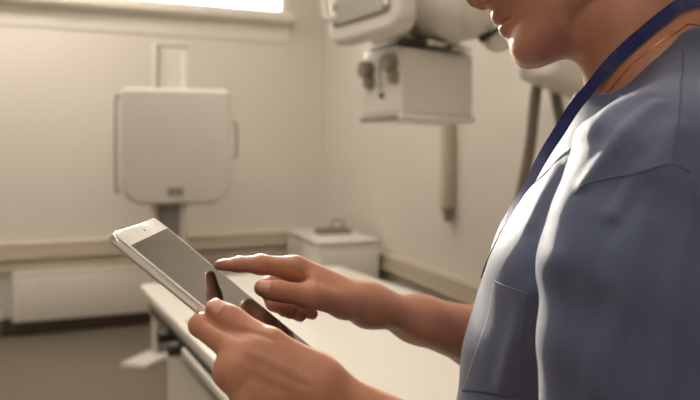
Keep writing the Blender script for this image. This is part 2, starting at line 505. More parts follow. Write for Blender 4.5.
# cable socket disc at the near end of the housing
E0 = Vector((.345, -.115, zt+.035))
bm = BM(); add_ball(bm, E0, (.062, .05, .045), 28); obj('cable_socket', bm, m_white, tu)
bm = BM(); add_cyl(bm, E0+Vector((-.02, -.055, .006)), E0+Vector((-.018, -.03, .006)), .008, .008, 16); obj('socket_screw', bm, m_grey, tu)
bm = BM()
add_tube(bm, smooth_path([E0+Vector(q) for q in ((-.085, -.02, -.005), (-.07, -.05, .012), (-.03, -.062, .036), (.03, -.05, .046), (.09, -.01, .048), (.16, .06, .05))], 8), .009, 12)
add_cyl(bm, E0+Vector((-.098, -.015, -.012)), E0+Vector((-.08, -.02, -.002)), .013, .013, 16)
obj('control_cable', bm, m_rubber, tu)
# support column to the ceiling with telescopic sections
bm = BM(); add_box(bm, (.21, .16, hz+.16), (.2, .2, .16), .02, 3); obj('carriage_block', bm, m_warmwhite, tu)
for k, (hw, za, zb) in enumerate(((.07, hz+.2, 2.5), (.09, 2.45, 2.9), (.11, 2.85, RH))):
    bm = BM(); add_box(bm, (.21, .16, (za+zb)/2), (hw*2, hw*2, zb-za), .012, 2); obj('telescopic_column', bm, m_white, tu)
# side arm running to the right with two hoses hanging from it
inv = Matrix.Rotation(-KR, 3, 'Z')
def loc(p): return inv @ (Vector(p)-Vector((K[0], K[1], 0)))
a0 = loc(P(540, 66, 2.25)); a1 = loc(P(650, 112, 2.95))
ax = (a1-a0)
bm = BM(); add_box(bm, (0, 0, 0), (.16, .15, ax.length+.06), .035, 4, ax.to_track_quat('Z', 'Y').to_matrix())
bmesh.ops.translate(bm, vec=((a0.x+a1.x)/2, (a0.y+a1.y)/2, (a0.z+a1.z)/2+.02), verts=bm.verts)
obj('cable_arm', bm, m_warmwhite, tu)
bm = BM(); mid = (a0+Vector((.21, .1, 0)))/2
add_box(bm, (0, 0, 0), ((a0-Vector((.21, .1, a0.z))).length, .10, .10), .02, 3, Matrix.Rotation(math.atan2(a0.y-.1, a0.x-.21), 3, 'Z'))
bmesh.ops.translate(bm, vec=((a0.x+.21)/2, (a0.y+.1)/2, hz+.13), verts=bm.verts)
obj('cross_arm', bm, m_warmwhite, tu)
for path in ([(538, 78, 2.42), (535, 100, 2.42), (531, 140, 2.42), (524, 180, 2.42), (516, 215, 2.43), (503, 262, 2.46), (498, 300, 2.5), (515, 330, 2.55), (560, 300, 2.62), (575, 200, 2.68), (580, 95, 2.7)],
             [(553, 82, 2.50), (558, 108, 2.50), (563, 135, 2.51), (569, 175, 2.53), (580, 215, 2.56), (610, 235, 2.65), (632, 180, 2.8), (634, 92, 2.85)]):
    bm = BM(); pts = smooth_path([loc(P(*q)) for q in path], 26)
    add_tube(bm, pts, lambda i: .0205+(.0014 if i % 2 else 0), 14)
    obj('hose', bm, m_hose, tu)

# ================================================================== ceiling fill lamps (added out of frame to brighten the room)
def fill_light(x, y, label, power):
    m_diff = emit_mat('fill_diffuser', (255, 242, 228), power)
    t = thing('fill_light', label, 'fill light', RL(x, y, RH), PHI, 'added fill lights')
    bm = BM()
    for sx, sy, lx, ly in ((0, .31, 1.24, .03), (0, -.31, 1.24, .03), (.61, 0, .03, .62), (-.61, 0, .03, .62)):
        add_box(bm, (sx, sy, -.03), (lx, ly, .06), .004)
    add_box(bm, (0, 0, -.004), (1.2, .6, .008))
    obj('frame', bm, m_white, t)
    bm = BM(); add_box(bm, (0, 0, -.045), (1.19, .59, .01)); obj('diffuser', bm, m_diff, t)
# ================================================================== implicit surfaces -> meshes
BIG = 1.0
class Ctx: c = None; r = 0.0
def _v(a): return np.asarray(a, np.float64)

def smin(a, b, k):
    if np.isscalar(a) and np.isscalar(b): return min(a, b)
    h = np.maximum(k-np.abs(a-b), 0)/k
    return np.minimum(a, b)-h*h*k*.25
def smax(a, b, k):
    h = np.maximum(k-np.abs(a-b), 0)/k
    return np.maximum(a, b)+h*h*k*.25

def cap(p, a, b, ra, rb):
    """tapered capsule; skipped when the current chunk is far from it"""
    a = _v(a); b = _v(b); ba = b-a; L2 = float(ba@ba)+1e-12
    if Ctx.c is not None:
        t = min(1, max(0, float((Ctx.c-a)@ba)/L2))
        if np.linalg.norm(Ctx.c-a-t*ba)-max(ra, rb)-Ctx.r > .05: return BIG
    q = p-a
    t = np.clip(q@ba/L2, 0, 1)
    return np.sqrt(((q-t[:, None]*ba)**2).sum(1))-(ra+(rb-ra)*t)

def chain(p, pts, rs, k):
    d = BIG
    for i in range(len(pts)-1):
        d = smin(d, cap(p, pts[i], pts[i+1], rs[i], rs[i+1]), k)
    return d

def ell(p, c, r, R=None):
    c = _v(c); r = _v(r)
    if Ctx.c is not None and np.linalg.norm(Ctx.c-c)-r.max()-Ctx.r > .05: return BIG
    q = p-c
    if R is not None: q = q@R            # columns of R = local axes
    k0 = np.sqrt(((q/r)**2).sum(1)); k1 = np.sqrt(((q/r**2)**2).sum(1))
    return k0*(k0-1)/(k1+1e-9)

def poly_sd(x, y, pts):
    """signed distance to a closed 2D polygon"""
    pts = np.asarray(pts); n = len(pts)
    d = np.full(x.shape, 1e9); s = np.ones(x.shape)
    j = n-1
    for i in range(n):
        vi, vj = pts[i], pts[j]
        ex, ey = vj-vi; wx = x-vi[0]; wy = y-vi[1]
        t = np.clip((wx*ex+wy*ey)/(ex*ex+ey*ey+1e-12), 0, 1)
        bx = wx-ex*t; by = wy-ey*t
        d = np.minimum(d, bx*bx+by*by)
        c1 = y >= vi[1]; c2 = y < vj[1]; c3 = ex*wy > ey*wx
        flip = (c1 & c2 & c3) | (~c1 & ~c2 & ~c3)
        s = np.where(flip, -s, s)
        j = i
    return s*np.sqrt(d)

def grad(fn, p, e=4e-4):
    g = np.empty_like(p)
    for k in range(3):
        o = np.zeros(3); o[k] = e
        g[:, k] = (fn(p+o)-fn(p-o))/(2*e)
    return g

def full(d, n): return np.full(n, d) if np.isscalar(d) else d

def polygonize(fn, lo, hi, h, B=8, project=2):
    """surface nets on a sparse block grid"""
    lo = _v(lo); hi = _v(hi)
    nb = np.ceil((hi-lo)/(B*h)).astype(int)
    I = np.stack(np.meshgrid(*[np.arange(n) for n in nb], indexing='ij'), -1).reshape(-1, 3)
    cen = lo+(I+.5)*B*h
    # coarse pass in chunks of neighbouring blocks
    keep = []
    S = 4
    key = (I//S)@np.array([1, 1000, 1000000])
    order = np.argsort(key, kind='stable'); ks = key[order]
    bounds = np.flatnonzero(np.r_[True, ks[1:] != ks[:-1], True])
    for a, b in zip(bounds[:-1], bounds[1:]):
        idx = order[a:b]; c = cen[idx]
        Ctx.c = c.mean(0); Ctx.r = float(np.linalg.norm(c-Ctx.c, axis=1).max()+.01)
        d = full(fn(c), len(c))
        keep.append(idx[np.abs(d) < B*h*1.15])
    keep = np.concatenate(keep)
    g = np.arange(B+1)
    G = np.stack(np.meshgrid(g, g, g, indexing='ij'), -1).reshape(-1, 3)
    key = (I[keep]//2)@np.array([1, 1000, 1000000])
    order = np.argsort(key, kind='stable'); kk = keep[order]; ks = key[order]
    bounds = np.flatnonzero(np.r_[True, ks[1:] != ks[:-1], True])
    Vs, Cid, Q = [], [], []
    NY = int(nb[1]*B+3); NZ = int(nb[2]*B+3)
    cid = lambda c: (c[..., 0]+1)*np.int64(NY*NZ)+(c[..., 1]+1)*np.int64(NZ)+(c[..., 2]+1)
    corner = np.array([[i, j, k] for i in (0, 1) for j in (0, 1) for k in (0, 1)])
    edges = [(a, b) for a in range(8) for b in range(a+1, 8) if np.abs(corner[a]-corner[b]).sum() == 1]
    for a, b in zip(bounds[:-1], bounds[1:]):
        blk = I[kk[a:b]]; n = len(blk)
        gi = (blk[:, None]*B+G[None]).reshape(-1, 3)
        p = lo+gi*h
        Ctx.c = p.mean(0); Ctx.r = float(np.linalg.norm(p-Ctx.c, axis=1).max())
        d = full(fn(p), len(p)).reshape(n, B+1, B+1, B+1)
        sg = d < 0
        cv = np.stack([d[:, i:B+i, j:B+j, k:B+k] for i, j, k in corner], -1)
        cs = cv < 0
        act = cs.any(-1) & ~cs.all(-1)
        w = np.argwhere(act)
        if len(w):
            vals = cv[act]
            acc = np.zeros((len(w), 3)); cnt = np.zeros(len(w))
            for e0, e1 in edges:
                v0, v1 = vals[:, e0], vals[:, e1]
                m = (v0 < 0) != (v1 < 0)
                t = np.where(m, v0/np.where(m, v0-v1, 1), 0)
                q = corner[e0]+t[:, None]*(corner[e1]-corner[e0])
                acc += q*m[:, None]; cnt += m
            cell = blk[w[:, 0]]*B+w[:, 1:]
            Vs.append(lo+(cell+acc/cnt[:, None])*h); Cid.append(cid(cell))
        for ax in range(3):
            s0 = sg[:, :B, :B, :B]
            s1 = [sg[:, 1:, :B, :B], sg[:, :B, 1:, :B], sg[:, :B, :B, 1:]][ax]
            w = np.argwhere(s0 != s1)
            if not len(w): continue
            inside = s0[tuple(w.T)]
            cell = blk[w[:, 0]]*B+w[:, 1:]
            u, v = [(1, 2), (2, 0), (0, 1)][ax]
            eu = np.zeros(3, int); eu[u] = 1; ev = np.zeros(3, int); ev[v] = 1
            quad = np.stack([cid(cell-eu-ev), cid(cell-ev), cid(cell), cid(cell-eu)], 1)
            quad[~inside] = quad[~inside][:, ::-1]
            Q.append(quad)
    V = np.concatenate(Vs); C = np.concatenate(Cid); Q = np.concatenate(Q)
    o = np.argsort(C); C = C[o]; V = V[o]
    pos = np.searchsorted(C, Q); pos = np.minimum(pos, len(C)-1)
    ok = (C[pos] == Q).all(1)
    Fq = pos[ok]
    Ctx.c = None
    for _ in range(project):
        V = project_to(fn, V, h)
    return V, Fq

def project_to(fn, V, lim):
    """one Newton step towards the surface, chunked by position"""
    out = V.copy()
    key = np.floor(V/.05).astype(int)@np.array([1, 1000, 1000000])
    order = np.argsort(key, kind='stable'); ks = key[order]
    bounds = np.flatnonzero(np.r_[True, ks[1:] != ks[:-1], True])
    for a, b in zip(bounds[:-1], bounds[1:]):
        idx = order[a:b]; p = V[idx]
        Ctx.c = p.mean(0); Ctx.r = float(np.linalg.norm(p-Ctx.c, axis=1).max()+.002)
        d = full(fn(p), len(p)); g = grad(fn, p)
        st = -(d/np.maximum((g**2).sum(1), .1))[:, None]*g
        l = np.linalg.norm(st, axis=1)
        st *= np.minimum(1, lim*.6/(l+1e-12))[:, None]
        out[idx] = p+st
    Ctx.c = None
    return out

def snap(fn, p, n=6):
    p = np.atleast_2d(_v(p)).copy()
    Ctx.c = None
    for _ in range(n):
        d = full(fn(p), len(p)); g = grad(fn, p)
        p -= (d/np.maximum((g**2).sum(1), .1))[:, None]*g
    g = grad(fn, p); g /= np.linalg.norm(g, axis=1)[:, None]+1e-9
    return p, g

def hit(fn, px, py, d0=.3, d1=1.2, fallback=.6):
    """first surface point along the line of sight of a pixel"""
    Ctx.c = None
    ds = np.arange(d0, d1, .004)
    pts = np.array([P(px, py, d) for d in ds])
    v = full(fn(pts), len(pts))
    k = np.flatnonzero(v < 0)
    if not len(k): 
        k = np.argmin(v); return pts[k]
    i = k[0]
    if i == 0: return pts[0]
    t = v[i-1]/(v[i-1]-v[i])
    return pts[i-1]*(1-t)+pts[i]*t
# ================================================================== tablet pose
TA, TB, TC = P(112, 232, .53347), P(155, 217, .70218), P(318, 352, .71573)
TWd, TLn = .1695, .240
EX = (TB-TA)/TWd; EY = (TC-TB)/TLn; EN = np.cross(EY, EX)
if EN[2] < 0: EN = -EN
EN /= np.linalg.norm(EN)
TH = .0086
def TP(u, v, n): return TA+EX*u+EY*v+EN*n            # tablet coordinates in metres from its far near-side corner
def tl(p): q = _v(p)-TA; return np.array([q@EX, q@EY, q@EN])

def on_glass(px, py, n):                              # point of a pixel's line of sight at height n over the glass
    r = P(px, py, 1.0)-_v((0, 0, CAMZ)); o = _v((0, 0, CAMZ))
    return o+r*((n-(o-TA)@EN)/(r@EN))
# ================================================================== joints
# left hand: grips the near long edge of the tablet, thumb on the glass
L = dict(
    wr=P(322, 402, .520), el=P(632, 560, .50),
    th=[P(315, 381, .512), P(270, 343.5, .517), on_glass(238, 324, .0112), on_glass(215, 308.5, .0080)],
    mi=[P(241, 354, .508), P(232, 371, .502), P(248, 397, .500), P(263, 417, .506)],
)
# right hand: index points at the glass, other fingers curled under the thumb
Rr = dict(
    wr=P(372, 305.5, .765), el=P(515, 348, .870),
    th=[P(345, 302, .728), P(311, 296, .690), P(281, 291.5, .678), P(262, 287.8, .672)],
    ix=[P(295, 268.5, .715), P(261, 264.6, .702), P(239, 264.4, .6955), P(219, 265.4, .690)],
    md=[P(300, 272, .736), P(267, 287, .733), P(274, 303, .727), P(291, 312, .722)],
    rg=[P(309, 277, .756), P(279, 293, .755), P(285, 309, .747), P(301, 315.5, .742)],
    lt=[P(319, 283, .774), P(297, 298, .776), P(303, 311, .770), P(313, 314, .764)],
)
def under(p, du, dv, dn):      # step from p in tablet directions
    return _v(p)+EX*du+EY*dv+EN*dn
# left fingers continue under the tablet
ixp = P(200.5, 325, .527)
Lf = []
q = tl(ixp); Lf.append([L['mi'][0], ixp, TP(.012, q[1]+.004, -TH-.0090), TP(.036, q[1]-.002, -TH-.0068)])
for k, (mc, dv, r) in enumerate(zip(L['mi'][1:], (.046, .064, .081), (1, 1, .85))):
    m = tl(mc); v0 = q[1]+dv
    Lf.append([mc, TP(-.004+.004*k, v0, -TH-.0185), TP(.026*r+.004, v0-.008, -TH-.0087), TP(.048*r+.004, v0-.013, -TH-.0068)])

def hand_left(p):
    wr = L['wr']; m = L['mi']; fw = L['el']-wr; fw /= np.linalg.norm(fw)
    across = m[3]-m[0]; across /= np.linalg.norm(across)
    b = [wr-across*.019-fw*.004, wr-across*.007-fw*.006, wr+across*.006-fw*.006, wr+across*.018-fw*.004]
    d = BIG
    rk = [.0125, .0120, .0115, .0105]
    for i in range(4):
        d = smin(d, cap(p, b[i], m[i], .0165, rk[i]), .014)
    # thenar mass and web between thumb and index
    th = L['th']
    d = smin(d, cap(p, wr-across*.018, th[0], .019, .0165), .014)
    d = smin(d, cap(p, th[0], th[1], .0155, .0114), .016)
    d = smin(d, cap(p, (th[0]+m[0])/2, th[1]*.5+m[0]*.5, .012, .0060), .012)
    thumb = chain(p, th[1:], [.0116, .0104, .0080], .004)
    thumb = smin(thumb, ell(p, th[2]*.55+th[3]*.45, (.0115, .0098, .0096)), .006)
    out = smin(d, thumb, .006)
    fr = [(.0120, .0096, .0088, .0072), (.0116, .0104, .0090, .0072), (.0115, .0098, .0085, .0070), (.0105, .0088, .0076, .0062)]
    fs = BIG
    for f, r in zip(Lf, fr):
        di = smin(chain(p, f, r, .0035), d, .008)
        fs = smin(fs, di, .0018)
    out = smin(out, fs, .003)
    # knuckle swell
    out = smin(out, ell(p, L['mi'][1]-EX*.002, (.0125, .0125, .0125)), .008)
    return out

def hand_right(p):
    wr = Rr['wr']; el = Rr['el']; ax = wr-el; ax /= np.linalg.norm(ax)
    ml = [Rr[k][0] for k in ('ix', 'md', 'rg', 'lt')]
    across = ml[3]-ml[0]; across /= np.linalg.norm(across)
    d = BIG
    rk = [.0135, .0130, .0122, .0112]
    for i, s in enumerate((-.012, -.004, .004, .011)):
        d = smin(d, cap(p, wr+across*s+ax*.010, ml[i], .0158, rk[i]), .014)
    th = Rr['th']
    d = smin(d, cap(p, wr-across*.012+_v((0, 0, -.004)), th[0], .017, .0160), .014)
    d = smin(d, cap(p, th[0], th[1], .0160, .0125), .014)
    d = smin(d, cap(p, (th[0]*.5+ml[0]*.5), th[1]*.45+ml[0]*.55+_v((.012, .004, -.002)), .011, .007), .014)
    thumb = chain(p, th[1:], [.0130, .0110, .0086], .004)
    thumb = smin(thumb, ell(p, th[2]*.5+th[3]*.5, (.0125, .0102, .0100)), .006)
    out = smin(d, thumb, .009)
    rs = dict(ix=(.0132, .0102, .0085, .0054), md=(.0128, .0104, .0092, .0074), rg=(.0120, .0098, .0086, .0070), lt=(.0108, .0086, .0076, .0062))
    fs = BIG
    for k in ('ix', 'md', 'rg', 'lt'):
        di = smin(chain(p, Rr[k], rs[k], .0035), d, .008)
        fs = smin(fs, di, .0016)
    out = smin(out, fs, .0025)
    out = smin(out, ell(p, Rr['ix'][1], (.0118, .0108, .0106)), .005)
    return out

def arm(p, wr, el, sh, wide, rsh=.05):
    """forearm with an oval wrist, elbow, upper arm"""
    ax = wr-el; Ln = np.linalg.norm(ax); ax /= Ln
    wv = wide-ax*(wide@ax); wv /= np.linalg.norm(wv)
    d = BIG
    for s in (-1, 1):
        d = smin(d, cap(p, wr+wv*s*.0095, el+ax*.17+wv*s*.010, .0180, .0245), .012)
        d = smin(d, cap(p, el+ax*.17+wv*s*.010, el+ax*.06+wv*s*.010, .0252, .0370), .02)
        d = smin(d, cap(p, el+ax*.06+wv*s*.010, el, .0370, .036), .02)
    d = smin(d, cap(p, el, sh, .038, rsh), .03)
    return d

# ================================================================== head
YAW = math.radians(14)
FH = np.array([-math.cos(YAW), math.sin(YAW), 0]); LF = np.array([-math.sin(YAW), -math.cos(YAW), 0]); ZZ = np.array([0, 0, 1.])
MID = np.array([.34, .66, 0])
PT = math.radians(22)
HF = math.cos(PT)*FH-math.sin(PT)*ZZ
HU = math.cos(PT)*ZZ+math.sin(PT)*FH
def on_mid(px, py):
    rx = (px-350)/F
    d = (LF@MID)/(LF[0]*rx+LF[1])
    return P(px, py, d)
HO = on_mid(488, 6.4)
def ac(px, py):
    q = on_mid(px, py)-HO
    return (q@HF, q@HU)
low = [ac(*q) for q in [(492, 11), (491, 15), (491.2, 19.5), (493.5, 23.2), (499.5, 25.8), (498.4, 28.5), (499, 32), (502, 36),
                        (506.5, 38.5), (509.5, 42), (511, 46.5), (512.6, 53), (516.5, 60), (521, 63.6), (526, 65), (531, 64.4), (541, 62), (556, 57.5), (574, 52.5)]]
nose = [ac(*q) for q in [(482, 7.9), (476, 8.4), (470, 5.8), (466.4, 1)]]
top = [(.0195, .0225), (.0165, .030), (.009, .041), (.0035, .050), (.0045, .057), (.0085, .066), (.009, .078), (.003, .098), (-.012, .119), (-.04, .138),
       (-.085, .147), (-.13, .137), (-.165, .108), (-.178, .07), (-.168, .03), (-.145, .0), (-.115, -.03)]
full_poly = [ac(488, 6.4)]+low+top[::-1]+nose[::-1]
flat = [(-.004, .0), (-.0075, -.010), (-.0095, -.020), (-.011, -.030), (-.0125, -.038)]
base_poly = [(-.003, .004)]+flat+[ac(*q) for q in [(512.2, 47), (513.6, 54), (517.5, 60.5), (521, 63.6), (526, 65), (531, 64.4), (541, 62), (556, 57.5), (574, 52.5)]]+top[::-1][:-4]+[(-.003, .051), (-.005, .035), (-.0045, .018)]
mouth_c = [ac(499.5, 25.8), ac(505, 22.5), ac(513, 18.4)]
def head_local(p): q = p-HO; return q@HF, q@LF, q@HU

def near(c, r):
    return Ctx.c is None or np.linalg.norm(Ctx.c-_v(c))-Ctx.r < r
HC = HO-.085*HF+.045*HU
def head(p):
    if not near(HC, .26): return BIG
    a, b, c = head_local(p)
    ab = np.abs(b)
    d1 = poly_sd(a, c, full_poly); d0 = poly_sd(a, c, base_poly)
    # nose narrows towards the bridge, widens at the wings; lips wide
    wn = .0065+.0075*np.clip((.045-c)/.045, 0, 1)
    w_nose = np.exp(-(ab/wn)**2.2)
    w_lip = np.exp(-(ab/.021)**4)
    w_chin = np.exp(-(ab/.02)**2)
    t = np.clip((c+.001)/.006, 0, 1); t = t*t*(3-2*t)
    w = t*w_nose+(1-t)*w_lip
    t2 = np.clip((c-.048)/.02, 0, 1)
    w = w*(1-t2)+t2
    d2 = d0*(1-w)+d1*w
    # inflate the profile sideways
    Wd = .0715-.012*np.clip((-.0-c)/.05, 0, 1)-.004*np.clip((a+.06)/.06, 0, 1)
    R = .062
    di = -d2
    dd = np.sqrt(np.maximum(R-di, 0)**2+(b*R/Wd)**2)-R
    d = np.where(d2 > 0, np.maximum(dd, d2), dd)
    # jaw, cheekbones, nose wings
    pl = np.stack([a, ab, c], 1)
    C0 = Ctx.c; Ctx.c = None
    d = smin(d, cap(pl, (-.086, .049, -.030), (-.026, .022, -.0625), .011, .010), .034)
    d = smin(d, cap(pl, (-.088, .053, -.028), (-.088, .058, .02), .009, .009), .034)
    d = smin(d, ell(pl, (-.028, .045, .022), (.022, .018, .014)), .022)
    d = smin(d, ell(pl, (.0035, .0115, .0085), (.0085, .0055, .0075)), .006)
    d = smin(d, cap(pl, (-.038, .012, -.0625), (-.082, .020, -.068), .0135, .016), .02)
    # eye sockets, mouth line, nostrils
    d = smax(d, -ell(pl, (.004, .031, .043), (.014, .016, .010)), .012)
    d = smin(d, ell(pl, (-.012, .031, .0430), (.0125, .0135, .0125)), .003)
    d = smax(d, -ell(pl, (.0065, .0062, .0035), (.0055, .0030, .0035)), .002)
    mc = np.array(mouth_c)
    am = np.interp(ab, [0, .012, .0225, .026], [mc[0][1], mc[0][1]+.0003, mc[2][1]*.5+mc[0][1]*.5, mc[0][1]-.001])
    groove = np.exp(-((c-am)/.0013)**2)*np.clip((.0255-ab)/.004, 0, 1)*np.clip((a+.03)/.01, 0, 1)
    d = d+.0036*groove
    d = d+.0012*np.exp(-((ab-.026)/.004)**2-((c-am)/.005)**2)*(a > -.04)
    # ears
    d = smin(d, smax(ell(pl, (-.094, .074, .022), (.017, .008, .030)), -ell(pl, (-.090, .083, .024), (.010, .006, .019)), .004), .004)
    Ctx.c = C0
    return d

# ================================================================== torso
BO = np.array([.345, .675, 0.])
SH_L = np.array([.258, .500, 1.330]); SH_R = np.array([.365, .845, 1.330])
EL_L, EL_R = L['el'], Rr['el']
NK0 = np.array([.340, .672, 1.385]); NK1 = np.array([.286, .668, 1.485])
# height, front, back, half width of the top (metres from the body axis)
TT = np.array([
    (1.470, .064, .055, .058), (1.445, .080, .068, .066), (1.417, .096, .085, .078), (1.378, .115, .105, .115), (1.339, .134, .112, .145), (1.300, .150, .112, .158),
    (1.270, .170, .110, .160), (1.224, .190, .102, .158), (1.162, .213, .098, .154), (1.095, .227, .098, .156), (1.0, .235, .108, .166), (.92, .232, .122, .178), (.80, .225, .130, .185), (.70, .22, .13, .187)])
TT = TT[::-1]
def loft(p, tab, shrink=0.0, n=2.3, zlo=.72, zhi=1.44):
    z = p[:, 2]; q = p-BO
    u = q@FH; v = q@LF
    fr = np.interp(z, tab[:, 0], tab[:, 1])-shrink; bk = np.interp(z, tab[:, 0], tab[:, 2])-shrink; wd = np.interp(z, tab[:, 0], tab[:, 3])-shrink
    au = np.where(u > 0, fr, bk)
    s = (np.abs(u/au)**n+np.abs(v/wd)**n)**(1/n)
    d = (s-1)*np.minimum(au, wd)*.95
    d = smax(d, z-zhi, .03); d = np.maximum(d, zlo-z)
    return d
def neck(p):
    d = BIG
    for s in (-1, 1):
        d = smin(d, cap(p, NK1+LF*s*.010, NK0+LF*s*.012, .0475, .0510), .02)
    d = smin(d, cap(p, NK1-FH*.012+ZZ*.01, NK0-FH*.015, .046, .052), .02)
    d = smin(d, cap(p, NK1-FH*.046+ZZ*.02, NK0-FH*.05, .042, .050), .03)
    return d
def trap(p, off=0.0):
    d = BIG
    for sh, s in ((SH_L, 1), (SH_R, -1)):
        d = smin(d, cap(p, NK0+LF*s*.040+ZZ*.034-FH*.014, sh+_v((0, 0, .006)), .034+off, .042+off), .03)
    return d

CREASES = []
def body_fn(p):
    n = len(p)
    d = BIG
    d = smin(d, head(p), .001)
    nk = neck(p)
    d = smin(d, nk, .016)
    if near((.345, .675, 1.2), .62):
        d = smin(d, loft(p, TT, .012, zlo=.80, zhi=1.425), .03)
    d = smin(d, trap(p, 0), .035)
    # neck muscle running to the collar bone
    d = smin(d, cap(p, NK1+LF*.040-FH*.025+ZZ*.02, NK0+LF*.014+FH*.055+ZZ*.006, .011, .009), .02)
    d = smin(d, cap(p, NK1-LF*.040-FH*.025+ZZ*.02, NK0-LF*.014+FH*.055+ZZ*.006, .011, .009), .02)
    al = smin(arm(p, L['wr'], EL_L, SH_L, L['mi'][3]-L['mi'][0]), hand_left(p), .018)
    ar = smin(arm(p, Rr['wr'], EL_R, SH_R, Rr['lt'][0]-Rr['ix'][0]), hand_right(p), .028)
    d = smin(d, al, .02); d = smin(d, ar, .02)
    d = full(d, n)
    for pts, h, w in CREASES:                            # skin creases (h<0) and tendons (h>0)
        if Ctx.c is not None:
            c0 = np.mean(pts, 0)
            if np.linalg.norm(Ctx.c-c0)-Ctx.r > np.max(np.linalg.norm(pts-c0, axis=1))+3*w: continue
        d = d-h*ridge_field(p, pts, w)
    return d

# ================================================================== scrub top
def ridge_field(p, pts, w):
    d2 = np.full(len(p), 1e9)
    for a, b in zip(pts[:-1], pts[1:]):
        ba = b-a; q = p-a
        t = np.clip(q@ba/(ba@ba+1e-12), 0, 1)
        d2 = np.minimum(d2, ((q-t[:, None]*ba)**2).sum(1))
    return np.exp(-d2/(w*w))
SLEEVE = [P(676, 184, .505), P(672, 292, .50), P(664, 480, .50)]
SL_EDGE = [P(630, 190, .500), P(597, 216, .495), P(585, 262, .490), P(582, 340, .488), P(584, 480, .485)]
SLEEVE_R = [SH_R, SH_R*.6+EL_R*.4, SH_R*.2+EL_R*.8]
FOLDS = []
def top_base(p):
    n = len(p)
    t = loft(p, TT, 0.0, zlo=.74, zhi=1.462)
    y = BIG
    for sh, s in ((SH_L, 1), (SH_R, -1)):
        y = smin(y, cap(p, NK0+LF*s*.055+ZZ*.043-FH*.016, sh+_v((0, 0, .010)), .036, .056), .03)
    t = smin(t, y, .05)
    for s in (-1, 1):
        t = smin(t, ell(p, BO+FH*(.094 if s > 0 else .082)+LF*s*.080+ZZ*1.226, (.078, .074, .085)), .06)
    sl = smin(chain(p, SLEEVE, [.072, .076, .080], .03), BIG, .01)
    sl = smin(sl, chain(p, SL_EDGE, [.030, .020, .018, .018, .020], .012), .075)
    sr = chain(p, SLEEVE_R, [.062, .070, .078], .02)
    # sleeves end in an open hem
    t2 = t
    for s_, S in ((sl, SLEEVE), (sr, SLEEVE_R)):
        ax = S[2]-S[1]; ax = ax/np.linalg.norm(ax)
        cut = (p-S[2])@ax
        s2 = np.maximum(s_, cut) if not np.isscalar(s_) else s_
        # soft joint over the shoulder, tight crease at the side of the chest
        k = .006+.026*np.clip((p[:, 2]-1.31)/.06, 0, 1)
        t2 = smin(t2, s2, k)
    # neckline
    ax = NK1-NK0; ax /= np.linalg.norm(ax)
    q = p-(NK0+FH*.006); tt = q@ax; rad = q-tt[:, None]*ax
    lat = rad@LF; fr = np.sqrt(np.maximum((rad**2).sum(1)-lat**2, 0))
    hole = (np.sqrt((lat/.067)**2+(fr/.062)**2)-1)*.064
    hole = smax(hole, -(tt-.0), .01)
    return smax(t2, -hole, .004)
def top_fn(p):
    d = top_base(p)
    n = len(p)
    for pts, h, w in FOLDS:
        if Ctx.c is not None:
            c0 = np.mean(pts, 0)
            if np.linalg.norm(Ctx.c-c0)-Ctx.r > np.max(np.linalg.norm(pts-c0, axis=1))+3*w: continue
        d = d-h*ridge_field(p, pts, w)
    # loose cloth undulation
    x, y, z = p.T
    d = d-.0016*np.sin(38*x+21*z+3*np.sin(9*z))*np.sin(17*y+11*z)-.0009*np.sin(71*z+40*x+23*y)
    return d
# ================================================================== person materials
def skin_mat():
    m = bpy.data.materials.new('skin'); m.use_nodes = True
    nt = m.node_tree; b = nt.nodes['Principled BSDF']; lk = nt.links.new
    tc = nt.nodes.new('ShaderNodeTexCoord')
    n1 = nt.nodes.new('ShaderNodeTexNoise'); n1.inputs['Scale'].default_value = 22; n1.inputs['Detail'].default_value = 5
    n2 = nt.nodes.new('ShaderNodeTexNoise'); n2.inputs['Scale'].default_value = 160; n2.inputs['Detail'].default_value = 3
    lk(tc.outputs['Object'], n1.inputs['Vector']); lk(tc.outputs['Object'], n2.inputs['Vector'])
    r1 = nt.nodes.new('ShaderNodeValToRGB'); r1.color_ramp.elements[0].position = .35; r1.color_ramp.elements[1].position = .68
    r1.color_ramp.elements[0].color = srgb(180, 126, 100); r1.color_ramp.elements[1].color = srgb(193, 139, 113)
    lk(n1.outputs['Fac'], r1.inputs[0])
    mx = nt.nodes.new('ShaderNodeMixRGB'); mx.blend_type = 'MULTIPLY'; mx.inputs[0].default_value = .12
    lk(r1.outputs[0], mx.inputs[1]); lk(n2.outputs['Fac'], mx.inputs[2])
    # attribute "flush": 0..1, redder lips and fingertips
    at = nt.nodes.new('ShaderNodeAttribute'); at.attribute_name = 'flush'
    m2 = nt.nodes.new('ShaderNodeMixRGB'); m2.inputs[2].default_value = srgb(176, 92, 78)
    lk(at.outputs['Fac'], m2.inputs[0]); lk(mx.outputs[0], m2.inputs[1])
    lk(m2.outputs[0], b.inputs['Base Color'])
    b.inputs['Roughness'].default_value = .48
    b.inputs['Subsurface Weight'].default_value = .12
    b.inputs['Subsurface Radius'].default_value = (1, .35, .2)
    b.inputs['Subsurface Scale'].default_value = .006
    b.inputs['Specular IOR Level'].default_value = .38
    b.inputs['Sheen Weight'].default_value = .22; b.inputs['Sheen Roughness'].default_value = .3
    b.inputs['Sheen Tint'].default_value = (1, .86, .76, 1)
    v = nt.nodes.new('ShaderNodeTexVoronoi'); v.inputs['Scale'].default_value = 620
    lk(tc.outputs['Object'], v.inputs['Vector'])
    bp = nt.nodes.new('ShaderNodeBump'); bp.inputs['Strength'].default_value = .10; bp.inputs['Distance'].default_value = .001
    lk(v.outputs['Distance'], bp.inputs['Height']); lk(bp.outputs[0], b.inputs['Normal'])
    return m
m_skin = skin_mat()
m_nail = mat('fingernail', (204, 150, 128), .36, var=.03)
m_lip = m_skin

